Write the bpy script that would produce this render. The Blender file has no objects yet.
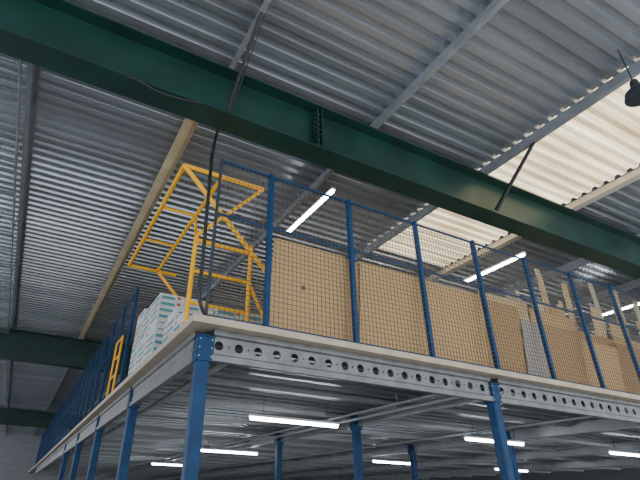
import bpy, math, random, bmesh
from mathutils import Vector, Matrix
random.seed(7)
CZ=1.6
# ---------------------------------------------------------------- helpers
def new_mat(name, col, rough=0.5, metal=0.0, var=0.12, scale=(3,3,3), nscale=4.0, bump=0.0, emis=None, estr=0.0, var_col=None, spec=0.5):
    m=bpy.data.materials.new(name); m.use_nodes=True
    nt=m.node_tree; b=nt.nodes['Principled BSDF']
    tc=nt.nodes.new('ShaderNodeTexCoord'); mp=nt.nodes.new('ShaderNodeMapping')
    mp.inputs['Scale'].default_value=scale
    nz=nt.nodes.new('ShaderNodeTexNoise'); nz.inputs['Scale'].default_value=nscale; nz.inputs['Detail'].default_value=5
    cr=nt.nodes.new('ShaderNodeValToRGB')
    c0=[max(0,c*(1-var)) for c in col]; c1=[min(1,c*(1+var)) for c in col]
    if var_col: c1=var_col
    cr.color_ramp.elements[0].position=0.35; cr.color_ramp.elements[1].position=0.65
    cr.color_ramp.elements[0].color=(*c0,1); cr.color_ramp.elements[1].color=(*c1,1)
    nt.links.new(tc.outputs['Object'],mp.inputs['Vector']); nt.links.new(mp.outputs['Vector'],nz.inputs['Vector'])
    nt.links.new(nz.outputs['Fac'],cr.inputs['Fac']); nt.links.new(cr.outputs['Color'],b.inputs['Base Color'])
    b.inputs['Roughness'].default_value=rough; b.inputs['Metallic'].default_value=metal
    b.inputs['Specular IOR Level'].default_value=spec
    if bump>0:
        bp=nt.nodes.new('ShaderNodeBump'); bp.inputs['Strength'].default_value=bump
        nt.links.new(nz.outputs['Fac'],bp.inputs['Height']); nt.links.new(bp.outputs['Normal'],b.inputs['Normal'])
    if emis:
        b.inputs['Emission Color'].default_value=(*emis,1); b.inputs['Emission Strength'].default_value=estr
    return m

M={}
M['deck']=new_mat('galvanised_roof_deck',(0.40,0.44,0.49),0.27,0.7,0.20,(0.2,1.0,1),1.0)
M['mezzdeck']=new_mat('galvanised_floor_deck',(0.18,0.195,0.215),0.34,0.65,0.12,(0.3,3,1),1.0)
M['joist']=new_mat('galvanised_joist',(0.28,0.30,0.32),0.4,0.4,0.12,(0.5,1,1),2.0)
M['galv']=new_mat('galvanised_steel',(0.15,0.158,0.166),0.35,0.4,0.18,(1,1,1),5.0)
M['galvside']=new_mat('pale_galvanised_steel',(0.20,0.205,0.21),0.4,0.4,0.12,(1,1,1),3.0)
M['purlin']=new_mat('purlin_steel',(0.28,0.31,0.34),0.45,0.4,0.15,(1,1,1),3.0)
M['paleduct']=new_mat('pale_painted_steel',(0.55,0.50,0.42),0.5,0.0,0.1,(1,1,1),3.0)
M['tan']=new_mat('beige_painted_steel',(0.58,0.49,0.33),0.55,0.0,0.12,(1,1,1),2.0)
M['green']=new_mat('dark_green_paint',(0.004,0.034,0.027),0.4,0.0,0.25,(1,1,1),1.5)
M['blue']=new_mat('blue_paint',(0.002,0.038,0.115),0.5,0.0,0.2,(2,2,2),3.0,spec=0.25)
M['yellow']=new_mat('yellow_paint',(0.93,0.47,0.01),0.45,0.0,0.06,(2,2,2),3.0,spec=0.3)
M['wire']=new_mat('mesh_wire_steel',(0.10,0.085,0.07),0.5,0.2,0.1)
M['wireblue']=new_mat('blue_mesh_wire',(0.01,0.06,0.15),0.5,0.0,0.1)
M['black']=new_mat('black_rubber',(0.008,0.009,0.012),0.5,0,0.2)
M['darksteel']=new_mat('dark_steel',(0.03,0.038,0.055),0.5,0.3,0.2)
M['conc']=new_mat('concrete_floor',(0.42,0.41,0.39),0.6,0,0.12,(1,1,1),2.0)
M['wall']=new_mat('cladding_wall',(0.26,0.28,0.30),0.6,0,0.1,(1,1,4),1.0)
M['chip']=new_mat('chipboard',(0.53,0.355,0.165),0.7,0,0.10,(6,6,6),14.0)
M['chip2']=new_mat('chipboard_dark',(0.38,0.24,0.11),0.7,0,0.12,(6,6,6),14.0)
M['chip3']=new_mat('chipboard_pale',(0.60,0.44,0.25),0.7,0,0.10,(6,6,6),14.0)
M['greyboard']=new_mat('grey_board',(0.34,0.33,0.31),0.6,0,0.1,(6,6,6),8.0)
M['pine']=new_mat('pine_wood',(0.68,0.52,0.32),0.65,0,0.08,(12,12,0.8),3.0)
M['palletwood']=new_mat('pallet_wood',(0.48,0.33,0.18),0.75,0,0.2,(2,12,12),3.0)
M['edge']=new_mat('floor_edge_board',(0.44,0.385,0.30),0.6,0,0.1,(1,1,1),4.0)
M['card']=new_mat('white_carton',(0.60,0.63,0.63),0.6,0,0.10)
M['teal']=new_mat('teal_print',(0.02,0.23,0.28),0.5,0,0.3,(8,8,20),5.0,var_col=(0.14,0.38,0.43))
M['bluep']=new_mat('blue_print',(0.04,0.13,0.36),0.5,0,0.3)
M['redprint']=new_mat('red_print',(0.50,0.08,0.05),0.5,0,0.1)
M['sticker']=new_mat('brown_sticker',(0.16,0.05,0.03),0.5,0,0.1)
M['lampw']=new_mat('white_lamp_housing',(0.75,0.77,0.8),0.4,0,0.03)
M['tube']=new_mat('lit_tube',(1,1,1),0.4,0,0.0,emis=(0.92,0.97,1.0),estr=38.0)

def skylight_mat():
    m=bpy.data.materials.new('translucent_roof_sheet'); m.use_nodes=True
    nt=m.node_tree; nt.nodes.clear()
    out=nt.nodes.new('ShaderNodeOutputMaterial'); tr=nt.nodes.new('ShaderNodeBsdfTranslucent'); df=nt.nodes.new('ShaderNodeBsdfDiffuse')
    mx=nt.nodes.new('ShaderNodeMixShader'); mx.inputs[0].default_value=0.25
    tc=nt.nodes.new('ShaderNodeTexCoord'); mp=nt.nodes.new('ShaderNodeMapping'); mp.inputs['Scale'].default_value=(0.3,3.0,1)
    nz=nt.nodes.new('ShaderNodeTexNoise'); nz.inputs['Scale'].default_value=1.3; nz.inputs['Detail'].default_value=5
    cr=nt.nodes.new('ShaderNodeValToRGB')
    cr.color_ramp.elements[0].position=.32;cr.color_ramp.elements[1].position=.66
    cr.color_ramp.elements[0].color=(0.52,0.40,0.24,1); cr.color_ramp.elements[1].color=(0.92,0.82,0.60,1)
    nt.links.new(tc.outputs['Object'],mp.inputs['Vector']); nt.links.new(mp.outputs['Vector'],nz.inputs['Vector'])
    nt.links.new(nz.outputs['Fac'],cr.inputs['Fac'])
    nt.links.new(cr.outputs['Color'],tr.inputs['Color']); nt.links.new(cr.outputs['Color'],df.inputs['Color'])
    nt.links.new(tr.outputs[0],mx.inputs[1]); nt.links.new(df.outputs[0],mx.inputs[2]); nt.links.new(mx.outputs[0],out.inputs['Surface'])
    return m
M['sky']=skylight_mat()

class MB:
    def __init__(s): s.v=[]; s.f=[]
    def prism(s,prof,axis,a,b):
        n=len(prof); o=len(s.v)
        for t in (a,b):
            for (p,q) in prof:
                s.v.append({'x':(t,p,q),'y':(p,t,q),'z':(p,q,t)}[axis])
        for i in range(n):
            j=(i+1)%n; s.f.append((o+i,o+j,o+n+j,o+n+i))
        s.f.append(tuple(o+i for i in range(n))[::-1]); s.f.append(tuple(o+n+i for i in range(n)))
    def box(s,x0,x1,y0,y1,z0,z1):
        o=len(s.v)
        for z in (z0,z1):
            for (x,y) in ((x0,y0),(x1,y0),(x1,y1),(x0,y1)): s.v.append((x,y,z))
        for f in ((3,2,1,0),(4,5,6,7),(0,1,5,4),(1,2,6,5),(2,3,7,6),(3,0,4,7)): s.f.append(tuple(o+i for i in f))
    def tube(s,p0,p1,r,seg=8,r1=None):
        p0=Vector(p0);p1=Vector(p1); d=(p1-p0).normalized()
        up=Vector((0,0,1)) if abs(d.z)<0.9 else Vector((1,0,0))
        a=d.cross(up).normalized(); b=d.cross(a).normalized(); o=len(s.v); r1=r if r1 is None else r1
        off=math.pi/4 if seg==4 else 0
        for (p,rr) in ((p0,r),(p1,r1)):
            for i in range(seg):
                t=2*math.pi*i/seg+off
                s.v.append(tuple(p+a*math.cos(t)*rr+b*math.sin(t)*rr))
        for i in range(seg):
            j=(i+1)%seg; s.f.append((o+i,o+j,o+seg+j,o+seg+i))
        s.f.append(tuple(o+i for i in range(seg))[::-1]); s.f.append(tuple(o+seg+i for i in range(seg)))
    def sweep(s,pts,r,seg=10,sub=6):
        P=[Vector(p) for p in pts]; Q=[]
        for i in range(len(P)-1):
            a=P[max(i-1,0)];b=P[i];c=P[i+1];d=P[min(i+2,len(P)-1)]
            for k in range(sub):
                t=k/sub
                Q.append(0.5*((2*b)+(c-a)*t+(2*a-5*b+4*c-d)*t*t+(3*b-a-3*c+d)*t**3))
        Q.append(P[-1]); o=len(s.v); ref=Vector((0.31,0.93,0.12)).normalized()
        for i,q in enumerate(Q):
            d=(Q[min(i+1,len(Q)-1)]-Q[max(i-1,0)]).normalized()
            a=d.cross(ref).normalized(); b=d.cross(a).normalized()
            for k in range(seg):
                t=2*math.pi*k/seg; s.v.append(tuple(q+a*math.cos(t)*r+b*math.sin(t)*r))
        for i in range(len(Q)-1):
            for k in range(seg):
                j=(k+1)%seg; s.f.append((o+i*seg+k,o+i*seg+j,o+(i+1)*seg+j,o+(i+1)*seg+k))
        s.f.append(tuple(o+k for k in range(seg))); s.f.append(tuple(o+(len(Q)-1)*seg+k for k in range(seg)))
    def build(s,name,mat,loc=(0,0,0),parent=None,bevel=0,smooth=False,rot=None):
        me=bpy.data.meshes.new(name); me.from_pydata(s.v,[],s.f); me.update()
        bm=bmesh.new(); bm.from_mesh(me); bmesh.ops.recalc_face_normals(bm,faces=bm.faces); bm.to_mesh(me); bm.free()
        if smooth:
            for p in me.polygons: p.use_smooth=len(p.vertices)==4
        me.materials.append(mat)
        ob=bpy.data.objects.new(name,me); bpy.context.scene.collection.objects.link(ob); ob.location=loc
        if rot: ob.rotation_euler=rot
        if parent: ob.parent=parent
        if bevel>0:
            md=ob.modifiers.new('bev','BEVEL'); md.width=bevel; md.segments=2; md.limit_method='ANGLE'
        return ob

def tag(ob,label,cat,group=None):
    ob['label']=label; ob['category']=cat
    if group: ob['group']=group
    return ob
def root(name,loc,label,cat,group=None,rot=None):
    e=bpy.data.objects.new(name,None); bpy.context.scene.collection.objects.link(e); e.location=loc
    e.empty_display_size=0.2
    if rot: e.rotation_euler=rot
    return tag(e,label,cat,group)
def dup(ob,loc=None,rot=None,parent=None):
    n=ob.copy(); bpy.context.scene.collection.objects.link(n)
    if parent: n.parent=parent
    if loc is not None: n.location=loc
    if rot is not None: n.rotation_euler=rot
    for c in list(ob.children):
        dup(c,parent=n)
    return n
def struct(ob): ob['kind']='structure'; return ob

# ---------------------------------------------------------------- room
FZ=3.5            # mezzanine floor level
ROOF=7.75
def corr(mb,x0,x1,y0,y1,z,p,d):
    n=int(round((y1-y0)/p)); pts=[]
    for i in range(n):
        y=y0+i*p
        pts+=[(y,z),(y+.42*p,z),(y+.55*p,z+d),(y+.87*p,z+d)]
    pts.append((y0+n*p,z))
    o=len(mb.v)
    for (y,zz) in pts: mb.v.append((x0,y,zz))
    for (y,zz) in pts: mb.v.append((x1,y,zz))
    m=len(pts)
    for i in range(m-1): mb.f.append((o+i,o+i+1,o+m+i+1,o+m+i))
P=0.25;D=0.07
NS=60; SKY=-6+NS*P
mb=MB()
corr(mb,-14,7.25,-6,62,ROOF,P,D)
corr(mb,7.25,9.95,SKY,62,ROOF,P,D)
corr(mb,9.95,58,-6,62,ROOF,P,D)
struct(mb.build('ceiling',M['deck']))
mb=MB(); corr(mb,7.25,9.95,-6,SKY,ROOF,P,D+.01); struct(mb.build('window_1',M['sky']))
mb=MB(); mb.box(-14,58,-6,62,-.2,0); struct(mb.build('floor',M['conc']))
mb=MB(); mb.box(-14,58,62,62.2,0,ROOF+.1); struct(mb.build('wall_back',M['wall']))
mb=MB(); mb.box(58,58.2,-6,62.2,0,ROOF+.1); struct(mb.build('wall_side',M['wall']))

# rafters
def rafter(y,first=False,h=.93):
    r=root('roof_beam',(0,y,7.51-h),'large dark green painted steel I-beam carrying the roof purlins' + (' with bolted splice' if first else ''),'steel beam','green roof beams')
    w,tf=.20,.03
    prof=[(-w,0),(w,0),(w,tf),(.008,tf),(.008,h-tf),(w,h-tf),(w,h),(-w,h),(-w,h-tf),(-.008,h-tf),(-.008,tf),(-w,tf)]
    m=MB(); m.prism(prof,'x',-13.5,57); m.build('beam_section',M['green'],parent=r)
    if first:
        m=MB()
        for x in (3.16,3.24):
            m.box(x-.012,x+.012,-.18,-.008,tf,h-tf)
            m.box(x-.012,x+.012,.008,.18,tf,h-tf)
        m.box(3.10,3.30,-.18,.18,-.02,0)
        m.build('splice_plate',M['green'],parent=r)
        m=MB()
        for k in range(7):
            z=.12+k*.11
            for yy in (-.13,-.06):
                m.tube((3.12,yy,z),(3.28,yy,z),.014,6)
        m.build('bolt',M['darksteel'],parent=r)['kind']='stuff'
    return r
rafter(5.18,True); rafter(21.5,h=1.15); rafter(43,h=1.15)

def purlin(x,y0,y1,mat,h=.24,w=.07,label='galvanised steel roof purlin under the corrugated deck',z=7.51):
    prof=[(-w,0),(0.006,0),(0.006,h-.006),(w,h-.006),(w,h),(-.006,h),(-.006,.006),(-w+.006,.006),(-w+.006,.03),(-w,.03)]
    m=MB(); m.prism(prof,'y',y0,y1)
    return tag(m.build('roof_purlin',mat,loc=(x,0,z)),label,'purlin','roof purlins')
xs=[-9.6,-6.8,-4.0,-1.2,4.4,7.2]+[10.0+2.8*k for k in range(1,17)]
for x in xs: purlin(x,-5.9,61.9,M['purlin'])
purlin(10.0,-5.9,61.9,M['paleduct'],w=.17,label='wide pale steel purlin at the edge of the translucent roof sheets')
purlin(1.6,-5.9,5.2,M['purlin'])
purlin(1.42,5.2,21.5,M['tan'],w=.15,label='yellowish beige steel purlin running away under the roof deck')
purlin(1.5,21.5,61.9,M['purlin'])

for x in (1.6,7.2):
    m=MB(); m.tube((x-.03,4.98,6.64),(x-.03,3.85,7.55),.032,4); m.tube((x+.03,5.0,6.64),(x+.03,3.9,7.55),.012,4)
    tag(m.build('fly_brace',M['black']),'dark steel angle brace from purlin to green beam','brace','fly braces')

r=root('cable_ladder',(-1.5,0,7.3),'galvanised cable ladder hanging under the roof','cable tray')
for x in (-.17,.17):
    m=MB(); m.box(x-.012,x+.012,5.6,40,0,.08); m.build('side_rail',M['purlin'],parent=r)
m=MB()
for k in range(115): m.box(-.158,.158,5.7+k*.3,5.73+k*.3,.02,.045)
ob=m.build('rung',M['purlin'],parent=r); ob['kind']='stuff'
m=MB()
for k in range(12):
    for x in (-.17,.17): m.tube((x,6+k*3,.04),(x,6+k*3,.46),.008,6)
m.build('hanger_rod',M['darksteel'],parent=r)['kind']='stuff'

# ---------------------------------------------------------------- mezzanine
X0,Y0,X1,Y1=1.46,5.10,26,48
mb=MB(); mb.box(X0,X1,Y0,Y1,FZ-.085,FZ)
tag(mb.build('mezzanine_floor',M['edge']),'beige boarded mezzanine floor with a thick exposed edge','mezzanine floor')
mb=MB(); n=int((Y1-Y0-.26)/.36); pts=[]
for i in range(n):
    y=Y0+.26+i*.36; zt=FZ-.087; zb=FZ-.18
    pts+=[(y,zt),(y+.23,zt),(y+.24,zb),(y+.35,zb)]
pts.append((Y0+.26+n*.36,FZ-.087))
for (y,z) in pts: mb.v.append((X0+.26,y,z))
for (y,z) in pts: mb.v.append((X1,y,z))
for i in range(len(pts)-1): mb.f.append((i,i+1,len(pts)+i+1,len(pts)+i))
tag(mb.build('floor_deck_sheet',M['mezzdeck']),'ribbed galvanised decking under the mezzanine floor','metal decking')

def perforated(L,label,mat,big=.056,small=.014,n_per=.25):
    H=.38; n=int(L/n_per); pit=L/n
    m=MB(); seg=16
    def cell(cx,w,r,z0,z1):
        cz=(z0+z1)/2; hw=w/2; hh=(z1-z0)/2; o=len(m.v)
        for i in range(seg):
            t=2*math.pi*i/seg; c,s_=math.cos(t),math.sin(t)
            k=1/max(abs(c),abs(s_)); m.v.append((cx+c*k*hw,0,cz+s_*k*hh))
        for i in range(seg):
            t=2*math.pi*i/seg; m.v.append((cx+r*math.cos(t),0,cz+r*math.sin(t)))
        for i in range(seg):
            t=2*math.pi*i/seg; m.v.append((cx+(r-.004)*math.cos(t),.008,cz+(r-.004)*math.sin(t)))
        for i in range(seg):
            j=(i+1)%seg
            m.f.append((o+i,o+j,o+seg+j,o+seg+i)); m.f.append((o+seg+i,o+seg+j,o+2*seg+j,o+2*seg+i))
    for k in range(n):
        cx=pit*(k+.5)
        cell(cx-pit*.18,pit*.64,big,.11,.27)
        cell(cx+pit*.32,pit*.36,small,.11,.27)
    def strip(pts):
        o=len(m.v)
        for (y,z) in pts: m.v.append((0,y,z))
        for (y,z) in pts: m.v.append((L,y,z))
        k=len(pts)
        for i in range(k-1): m.f.append((o+i,o+i+1,o+k+i+1,o+k+i))
    strip([(0,.11),(0,.09),(-.03,.07),(-.03,.0),(.06,.0),(.06,.02)])
    strip([(0,.27),(0,.29),(-.03,.31),(-.03,H),(.06,H),(.06,H-.02)])
    ob=m.build('perforated_beam',M[mat])
    return tag(ob,label,'steel beam','perforated mezzanine edge beams')
CX=[1.69,6.5,11.3,16.1,20.9]; CY=[5.35]+[5.35+3.7*k for k in range(1,10)]
ZB=FZ-.087-.38
for i in range(4):
    L=CX[i+1]-CX[i]-.18
    ob=perforated(L,'galvanised perforated edge beam with a row of round holes between blue columns','galv')
    ob.location=(CX[i]+.09,5.28,ZB)
pb=perforated(3.52,'pale galvanised edge beam with small holes along the open side','galvside',.022,.012)
pb.rotation_euler=(0,0,-math.pi/2); pb.location=(1.63,CY[1]-.09,ZB)
for k in range(1,9):
    dup(pb,loc=(1.63,CY[k+1]-.09,ZB))
def ibeam_prof(w,h,t=.012): return [(-w,0),(w,0),(w,t),(t/2,t),(t/2,h-t),(w,h-t),(w,h),(-w,h),(-w,h-t),(-t/2,h-t),(-t/2,t),(-w,t)]
for x in CX[1:]:
    m=MB(); m.prism(ibeam_prof(.06,.22),'y',5.5,Y1-.2)
    tag(m.build('main_floor_beam',M['joist'],loc=(x,0,FZ-.18-.22)),'galvanised steel main beam under the mezzanine deck','steel beam','main floor beams')
def pipe(x,z,rad,label,y0=5.6,y1=40):
    m=MB(); m.tube((x,y0,z),(x,y1,z),rad,12)
    for k in range(9):
        t=(k+.3)/9; m.tube((x,y0+(y1-y0)*t,z),(x,y0+(y1-y0)*t,FZ-.08),.008,6)
    tag(m.build('sprinkler_pipe',M['joist'],smooth=True),label,'pipe','pipes under the mezzanine')
pipe(2.12,3.16,.045,'grey pipe running along under the mezzanine edge')
pipe(6.05,3.13,.035,'thin grey pipe beside the inner floor beam')
pipe(5.75,3.16,.026,'thin grey pipe beside the inner floor beam')
pipe(9.6,3.15,.03,'thin grey pipe beside the inner floor beam')
h=.08
for k in range(1,22):
    y=5.35+.1+k*1.85
    m=MB()
    m.prism([(.06,0),(.0,0),(.0,h),(.06,h),(.06,h-.004),(.004,h-.004),(.004,.004),(.056,.004),(.056,.02),(.06,.02)],'x',1.75,X1-.2)
    tag(m.build('floor_joist',M['joist'],loc=(0,y,FZ-.18-h)),'galvanised joist under the mezzanine deck','joist','mezzanine floor joists')

# columns
r=root('mezzanine_column',(CX[0],CY[0],0),'blue painted square steel column with bolted cap plate','column','mezzanine columns')
m=MB(); m.box(-.078,.078,-.078,.078,.02,FZ-.195); m.build('shaft',M['blue'],parent=r,bevel=.025)
m=MB(); m.box(-.17,.17,-.17,.17,0,.02); m.build('base_plate',M['blue'],parent=r)
m=MB(); m.box(-.11,.11,-.11,.11,FZ-.195,FZ-.181); m.box(-.105,.105,-.093,-.079,FZ-.48,FZ-.195); m.box(-.093,-.079,-.105,.105,FZ-.48,FZ-.195)
m.build('cap_plate',M['blue'],parent=r)
m=MB()
for dx in (-.075,.075):
    for z in (3.07,3.17,3.27): m.tube((dx,-.105,z),(dx,-.092,z),.011,6); m.tube((-.105,dx,z),(-.092,dx,z),.011,6)
m.build('bolt',M['joist'],parent=r)['kind']='stuff'
for i,x in enumerate(CX[:4]):
    for j,y in enumerate(CY[:9]):
        if (i,j)==(0,0): continue
        if i==0 and j>4: continue
        if i>0 and j>2: continue
        if i>2 and j>0: continue
        dup(r,loc=(x,y,0))

# fence
FH=2.45
post=MB(); post.box(-.035,.035,-.035,.035,.012,FH)
pr=root('fence_post',(2.46,5.26,FZ),'blue square steel fence post standing on the mezzanine edge','fence post','fence posts')
post.build('upright',M['blue'],parent=pr,bevel=.006)
m=MB(); m.box(-.035,.035,-.035,.08,0,.012); m.build('foot_plate',M['blue'],parent=pr)
for x in [2.46+1.4*k for k in range(1,9)]: dup(pr,loc=(x,5.26,FZ))
cp=root('corner_post',(1.655,5.26,FZ),'thin dark corner post of the mesh fence','fence post')
m=MB(); m.box(-.018,.018,-.018,.018,.01,FH); m.build('upright',M['darksteel'],parent=cp)
m=MB(); m.box(-.04,.018,-.03,.05,0,.01); m.build('foot_plate',M['darksteel'],parent=cp)
fy=[10.7+1.4*k for k in range(24)]
for y in fy: dup(pr,loc=(1.66,y,FZ),rot=(0,0,-math.pi/2))

def panel(W,lab,s=.07,rr=.0045,mat='wire'):
    r=root('mesh_fence_panel',(0,0,0),lab,'fence panel','mesh fence panels')
    for z in (.06,1.52,FH-.04):
        m=MB(); m.box(.0,W,-.014,.014,z-.016,z+.016); m.build('rail',M['blue'],parent=r)
    m=MB()
    n=int(W/s)
    for i in range(1,n+1):
        x=i*W/(n+1); m.tube((x,-.016,.06),(x,-.016,FH-.04),rr,4)
    k=int((FH-.1)/s)
    for i in range(1,k):
        z=.06+i*(FH-.1)/k; m.tube((0,-.02,z),(W,-.02,z),rr,4)
    ob=m.build('wire_mesh',M[mat],parent=r); ob['kind']='stuff'
    return r
lab='blue railed fence panel filled with dark steel wire mesh'
p0=panel(1.33,lab); p0.location=(2.495,5.26,FZ)
for k in range(1,8): dup(p0,loc=(2.495+1.4*k,5.26,FZ))
ps=panel(.75,'narrow blue railed mesh fence panel beside the corner post'); ps.location=(1.675,5.26,FZ)
pl=panel(1.33,'blue railed fence panel with wide wire mesh along the open side',.2,.0025,'wireblue'); pl.location=(1.66,fy[1]-.035,FZ); pl.rotation_euler=(0,0,-math.pi/2)
for k in range(1,23): dup(pl,loc=(1.66,fy[k+1]-.035,FZ))

# small yellow barrier outside the fence
b=root('safety_barrier',(1.56,10.95,FZ),'small yellow tubular barrier beside the blue fence','barrier')
for y in (0,.7):
    m=MB(); m.tube((0,y,.01),(0,y,1.35),.024); m.box(-.04,.04,y-.06,y+.06,0,.01); m.build('upright',M['yellow'],parent=b)
for z in (.5,.92,1.33):
    m=MB(); m.tube((0,0,z),(0,.7,z),.022); m.build('rail',M['yellow'],parent=b)

# ---------------------------------------------------------------- yellow pallet gate
g=root('pallet_gate',(1.7,6.3,FZ),'yellow tubular steel swing-over pallet gate at the mezzanine edge','safety gate')
def side(y,dx=0,brace=False):
    m=MB(); R=.036
    m.tube((dx,y,0),(dx,y,1.68),R); m.tube((.92+dx,y,0),(.92+dx,y,1.75),R)
    m.tube((dx,y,1.62),(.92+dx,y,1.62),R); m.tube((dx,y,1.1),(.92+dx,y,1.1),R*.8); m.tube((dx,y,.6),(.92+dx,y,.6),R*.8)
    if brace: m.tube((.92,y,1.1),(1.5,y,.02),R*.8)
    m.box(dx-.06,dx+(1.6 if brace else .98),y-.05,y+.05,0,.012)
    return m.build('side_frame',M['yellow'],parent=g)
side(0,0,True); side(4.15,.55)
R=.038
m=MB(); y=-.07
m.tube((-.36,y,2.88),(1.06,y,2.88),R); m.tube((-.36,y,2.88),(1.3,y,1.2),R)
m.tube((1.06,y,2.88),(.0,y,1.68),R*.8)
m.build('swing_arm',M['yellow'],parent=g)
m=MB(); y=4.2
m.tube((-.36,y,2.88),(.75,y,2.88),R); m.tube((.3,y,2.88),(1.5,y,1.68),R)
m.build('swing_arm',M['yellow'],parent=g)
for (x,z) in ((-.36,2.88),(.3,2.88)):
    m=MB(); m.tube((x,-.07,z),(x,4.2,z),R); m.build('cross_bar',M['yellow'],parent=g)
for yy in (1.35,2.75):
    m=MB(); m.tube((-.36,yy,2.88),(.3,yy,2.88),.028); m.build('rung',M['yellow'],parent=g)
m=MB(); m.tube((.3,1.35,2.88),(0.0,0.0,1.66),.028); m.build('brace',M['yellow'],parent=g)

# ---------------------------------------------------------------- pallets and cartons
def pallet(x,y,L,W):
    r=root('pallet',(x,y,FZ),'wooden pallet under stacked white cartons','pallet','wooden pallets')
    m=MB(); n=7
    for i in range(n):
        y0=i*(L-.1)/(n-1); m.box(0,W,y0,y0+.1,.122,.144)
    m.build('deck_board',M['palletwood'],parent=r)['kind']='stuff'
    for xx in (0,W/2-.05,W-.1):
        m=MB()
        m.box(xx,xx+.1,0,L,.1,.122); m.box(xx,xx+.1,0,L,0,.02)
        for yy in (0,L/2-.07,L-.14): m.box(xx,xx+.1,yy,yy+.14,.02,.1)
        m.build('stringer',M['palletwood'],parent=r)
    return r
CH=.122
mb=MB(); mb.box(-.228,.228,-.325,.325,0,CH-.003)
def carton_src(v):
    lab={0:'flat white carton with teal, blue and red print',1:'flat white carton with a short teal print',2:'flat plain white carton with a small red mark'}[v]
    r=root('carton',(0,0,0),lab,'carton','white cartons on the pallets')
    mb.build('box_body',M['card'],parent=r,bevel=.004)
    a=-.2305; c=-.2285; d=-.3275; e=-.3255
    if v==0:
        m=MB(); m.box(a,c,-.29,.08,.015,.07); m.build('printed_label',M['teal'],parent=r)
        m=MB(); m.box(-.20,.06,d,e,.015,.07); m.build('printed_label',M['teal'],parent=r)
        m=MB(); m.box(a,c,.12,.27,.03,.07); m.build('printed_stripe',M['redprint'],parent=r)
        m=MB(); m.box(.10,.17,d,e,.04,.095); m.build('printed_mark',M['redprint'],parent=r)
    elif v==1:
        m=MB(); m.box(a,c,-.06,.28,.03,.095); m.build('printed_label',M['teal'],parent=r)
        m=MB(); m.box(-.02,.18,d,e,.03,.095); m.build('printed_label',M['bluep'],parent=r)
        m=MB(); m.box(a,c,-.27,-.17,.03,.08); m.build('printed_mark',M['redprint'],parent=r)
    else:
        m=MB(); m.box(a,c,.16,.26,.03,.08); m.build('printed_mark',M['redprint'],parent=r)
        m=MB(); m.box(-.18,.02,d,e,.03,.055); m.build('printed_stripe',M['teal'],parent=r)
    return r
carts={}
def stack(x,y,nx,ny,heights,wts):
    for i in range(nx):
        for j in range(ny):
            for k in range(heights[j][i]):
                loc=(x+.235+i*.47+random.uniform(-.004,.004),y+.33+j*.66+random.uniform(-.003,.003),FZ+.145+k*CH)
                v=random.choices((0,1,2),wts)[0]
                if v not in carts: carts[v]=carton_src(v); carts[v].location=loc
                else: dup(carts[v],loc=loc)
pallet(1.70,8.32,1.98,1.41); stack(1.70,8.32,3,3,((11,11,10),(11,11,11),(12,12,11)),(6,3,1))
pallet(1.78,6.65,1.32,1.41); stack(1.78,6.65,3,2,((4,5,5),(6,6,6)),(3,3,3))

# ---------------------------------------------------------------- sheets behind the fence
def sheet(x0,w,h,y,tilt,mat,label,t=.02,hole=False,roll=0,dz=0):
    r=root('board_sheet',(x0,y,FZ+dz),label,'wood board','board sheets leaning on the fence',rot=(math.radians(tilt),math.radians(roll),0))
    m=MB(); m.box(0,w,0,t,0,h); m.build('panel',mat,parent=r,bevel=.003)
    if hole:
        m=MB(); m.tube((w*.42,-.004,h*.55),(w*.42,0,h*.55),.035,16); m.build('sticker',M['sticker'],parent=r)
    return r
L1='brown chipboard sheet leaning against the mesh fence'
sheet(2.60,1.22,1.46,5.52,6,M['chip'],'brown chipboard sheet with a small round sticker',hole=True)
sheet(2.75,1.10,1.40,5.62,6,M['chip2'],L1)
sheet(3.83,.26,1.42,5.54,6,M['chip2'],'narrow brown chipboard offcut leaning on the fence')
sheet(4.10,1.38,1.45,5.52,6,M['chip'],L1)
sheet(3.9,1.5,1.38,5.64,6,M['chip3'],L1)
sheet(5.49,1.29,1.43,5.53,6,M['chip'],L1)
sheet(5.45,1.4,1.50,5.66,6,M['chip2'],L1)
sheet(6.79,.92,1.38,5.53,6,M['chip2'],'dark brown chipboard sheet beside grey boards')
sheet(6.9,1.3,1.6,5.68,6,M['chip3'],L1)
sheet(7.72,.55,1.15,5.50,6,M['greyboard'],'grey laminated board leaning on the fence')
sheet(8.3,1.13,1.18,5.52,6,M['chip2'],L1)
sheet(8.22,1.25,1.50,5.66,6,M['chip'],L1)
sheet(9.44,1.2,1.05,5.52,6,M['chip'],L1)
sheet(9.5,1.38,1.3,5.68,6,M['chip2'],L1)
sheet(10.65,1.5,1.15,5.52,6,M['chip2'],L1)
sheet(10.9,1.25,1.4,5.68,6,M['chip'],L1)
sheet(12.2,1.5,1.2,5.6,6,M['chip2'],L1)
L2='pale offcut panel standing among the stored boards'
sheet(7.2,.6,1.75,5.86,3,M['chip3'],L2); sheet(8.0,.4,1.9,5.88,3,M['greyboard'],L2)
sheet(8.7,.35,1.9,5.90,3,M['pine'],L2,roll=4,dz=.05); sheet(9.6,.5,1.9,5.98,3,M['chip'],L2,roll=-3); sheet(10.7,.4,2.1,5.90,3,M['pine'],L2,roll=5,dz=.06); sheet(11.6,.6,1.9,5.98,3,M['chip3'],L2)
sheet(12.6,.5,2.1,5.88,3,M['chip3'],L2)
def plank(x,y,h,w,tx,ty,mat):
    r=root('timber_plank',(x,y,FZ+.04),'pale timber plank standing upright behind the fence','timber plank','upright timber planks',rot=(math.radians(tx),math.radians(ty),0))
    m=MB(); m.box(-w/2,w/2,-.015,.015,0,h); m.build('board',mat,parent=r,bevel=.004)
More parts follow.
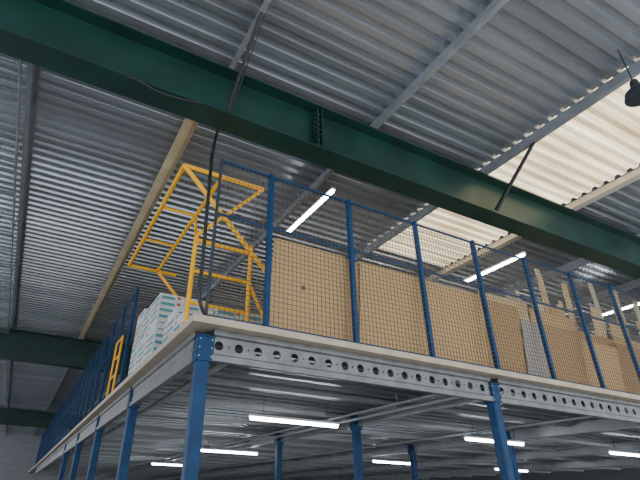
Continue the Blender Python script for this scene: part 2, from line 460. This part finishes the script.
PL=[(9.1,2.2,.10,-7),(9.8,2.8,.16,2),(9.9,2.4,.12,16),(10.4,3.1,.14,-6),(10.8,2.6,.16,8),(11.1,3.0,.2,3),(11.6,2.5,.14,-16),(11.9,3.0,.16,-3),(12.4,2.8,.2,8),(12.9,3.2,.16,3),(13.4,2.7,.18,-10),(13.9,3.1,.18,6),(14.5,3.0,.2,-4)]
for i,(x,h,w,ty) in enumerate(PL):
    plank(x,6.15+.07*(i%7),h,w,1.0,ty,M[('pine','chip3','pine','paleduct')[i%4]])

# ---------------------------------------------------------------- lamps
def tubelamp(label,L,hang,group):
    r=root('tube_lamp',(0,0,0),label,'ceiling light',group)
    m=MB(); m.prism([(-.05,.03),(.05,.03),(.035,.075),(-.035,.075)],'x',-L/2,L/2); m.build('lamp_housing',M['lampw'],parent=r)
    m=MB(); m.tube((-L/2+.03,0,.005),(L/2-.03,0,.005),.035,12); m.build('lamp_tube',M['tube'],parent=r,smooth=True)
    for x in (-L*.35,L*.35):
        m=MB(); m.tube((x,0,.07),(x,0,hang),.006,6); m.build('hanger_rod',M['darksteel'],parent=r)
    return r
tl=tubelamp('lit white linear lamp under the mezzanine deck',1.95,.44,'lamps under the mezzanine')
tl.location=(4.63,8.4,2.95)
for (x,y) in [(10.03,8.4),(15.45,8.4),(20.8,8.4),(5.9,14.95),(12.35,14.95),(18.5,14.95),(6.2,22)]:
    dup(tl,loc=(x,y,2.95))
tu=tubelamp('lit white linear lamp hanging below a roof purlin',1.95,.5,'lamps under the roof')
tu.rotation_euler=(0,0,math.pi/2); tu.location=(4.35,7.35,7.0)
for (x,y) in [(9.9,7.35),(15.6,7.35),(21.2,7.35),(15.6,14),(21.2,14),(26.8,14),(26.8,7.35),(-4,0),(15.6,1)]:
    dup(tu,loc=(x,y,7.0))
h=root('high_bay_lamp',(6.72,2.0,6.75),'dark round industrial lamp hanging from the roof','hanging lamp')
m=MB(); m.tube((0,0,0),(0,0,.10),.2,24,.17); m.tube((0,0,.10),(0,0,.2),.17,24,.07); m.tube((0,0,.2),(0,0,.32),.07,16,.05); m.build('lamp_shade',M['darksteel'],parent=h)
m=MB(); m.tube((0,0,.3),(0,0,1.0),.01,6); m.build('suspension_rod',M['darksteel'],parent=h)

def cable(pts,rad,label):
    m=MB(); m.sweep(pts,rad)
    return tag(m.build('power_cable',M['black'],smooth=True),label,'cable')
cable([(1.56,5.32,6.58),(1.55,5.32,6.4),(1.50,5.25,6.0),(1.47,5.12,5.4),(1.48,5.1,4.7),(1.50,5.12,4.1),(1.50,5.13,3.78),(1.54,5.13,3.63),(1.62,5.16,3.53),(1.72,5.2,3.52)],.024,'black cable dropping from the green beam to the corner')
cable([(.15,4.99,6.59),(.3,4.97,6.55),(.6,4.97,6.48),(.95,4.97,6.52),(1.2,4.99,6.59)],.02,'black cable sagging below the green beam')

# ---------------------------------------------------------------- lighting
w=bpy.data.worlds.new('world'); bpy.context.scene.world=w; w.use_nodes=True
bg=w.node_tree.nodes['Background']; bg.inputs[0].default_value=(0.90,0.94,1.0,1); bg.inputs[1].default_value=2.7
sd=bpy.data.lights.new('sun','SUN'); sd.energy=7; sd.angle=.1; sd.color=(1,.95,.84)
so=bpy.data.objects.new('sun',sd); bpy.context.scene.collection.objects.link(so); so.rotation_euler=(math.radians(38),math.radians(8),0)

# ---------------------------------------------------------------- camera
cam=bpy.data.cameras.new('camera'); co=bpy.data.objects.new('camera',cam); bpy.context.scene.collection.objects.link(co)
Xc=Vector((.8846,-.2416,-.3988)).normalized(); Zc=Vector((.0156,.8710,-.4912))
Zc=(Zc-Xc*Zc.dot(Xc)).normalized(); Yc=Zc.cross(Xc).normalized()
R=Matrix((Xc,Yc,Zc))
co.matrix_world=Matrix.Translation((0,0,CZ)) @ R.to_4x4()
cam.sensor_width=36; cam.lens=472/640*36; cam.shift_x=35/640; cam.shift_y=-3/640; cam.clip_end=300
bpy.context.scene.camera=co
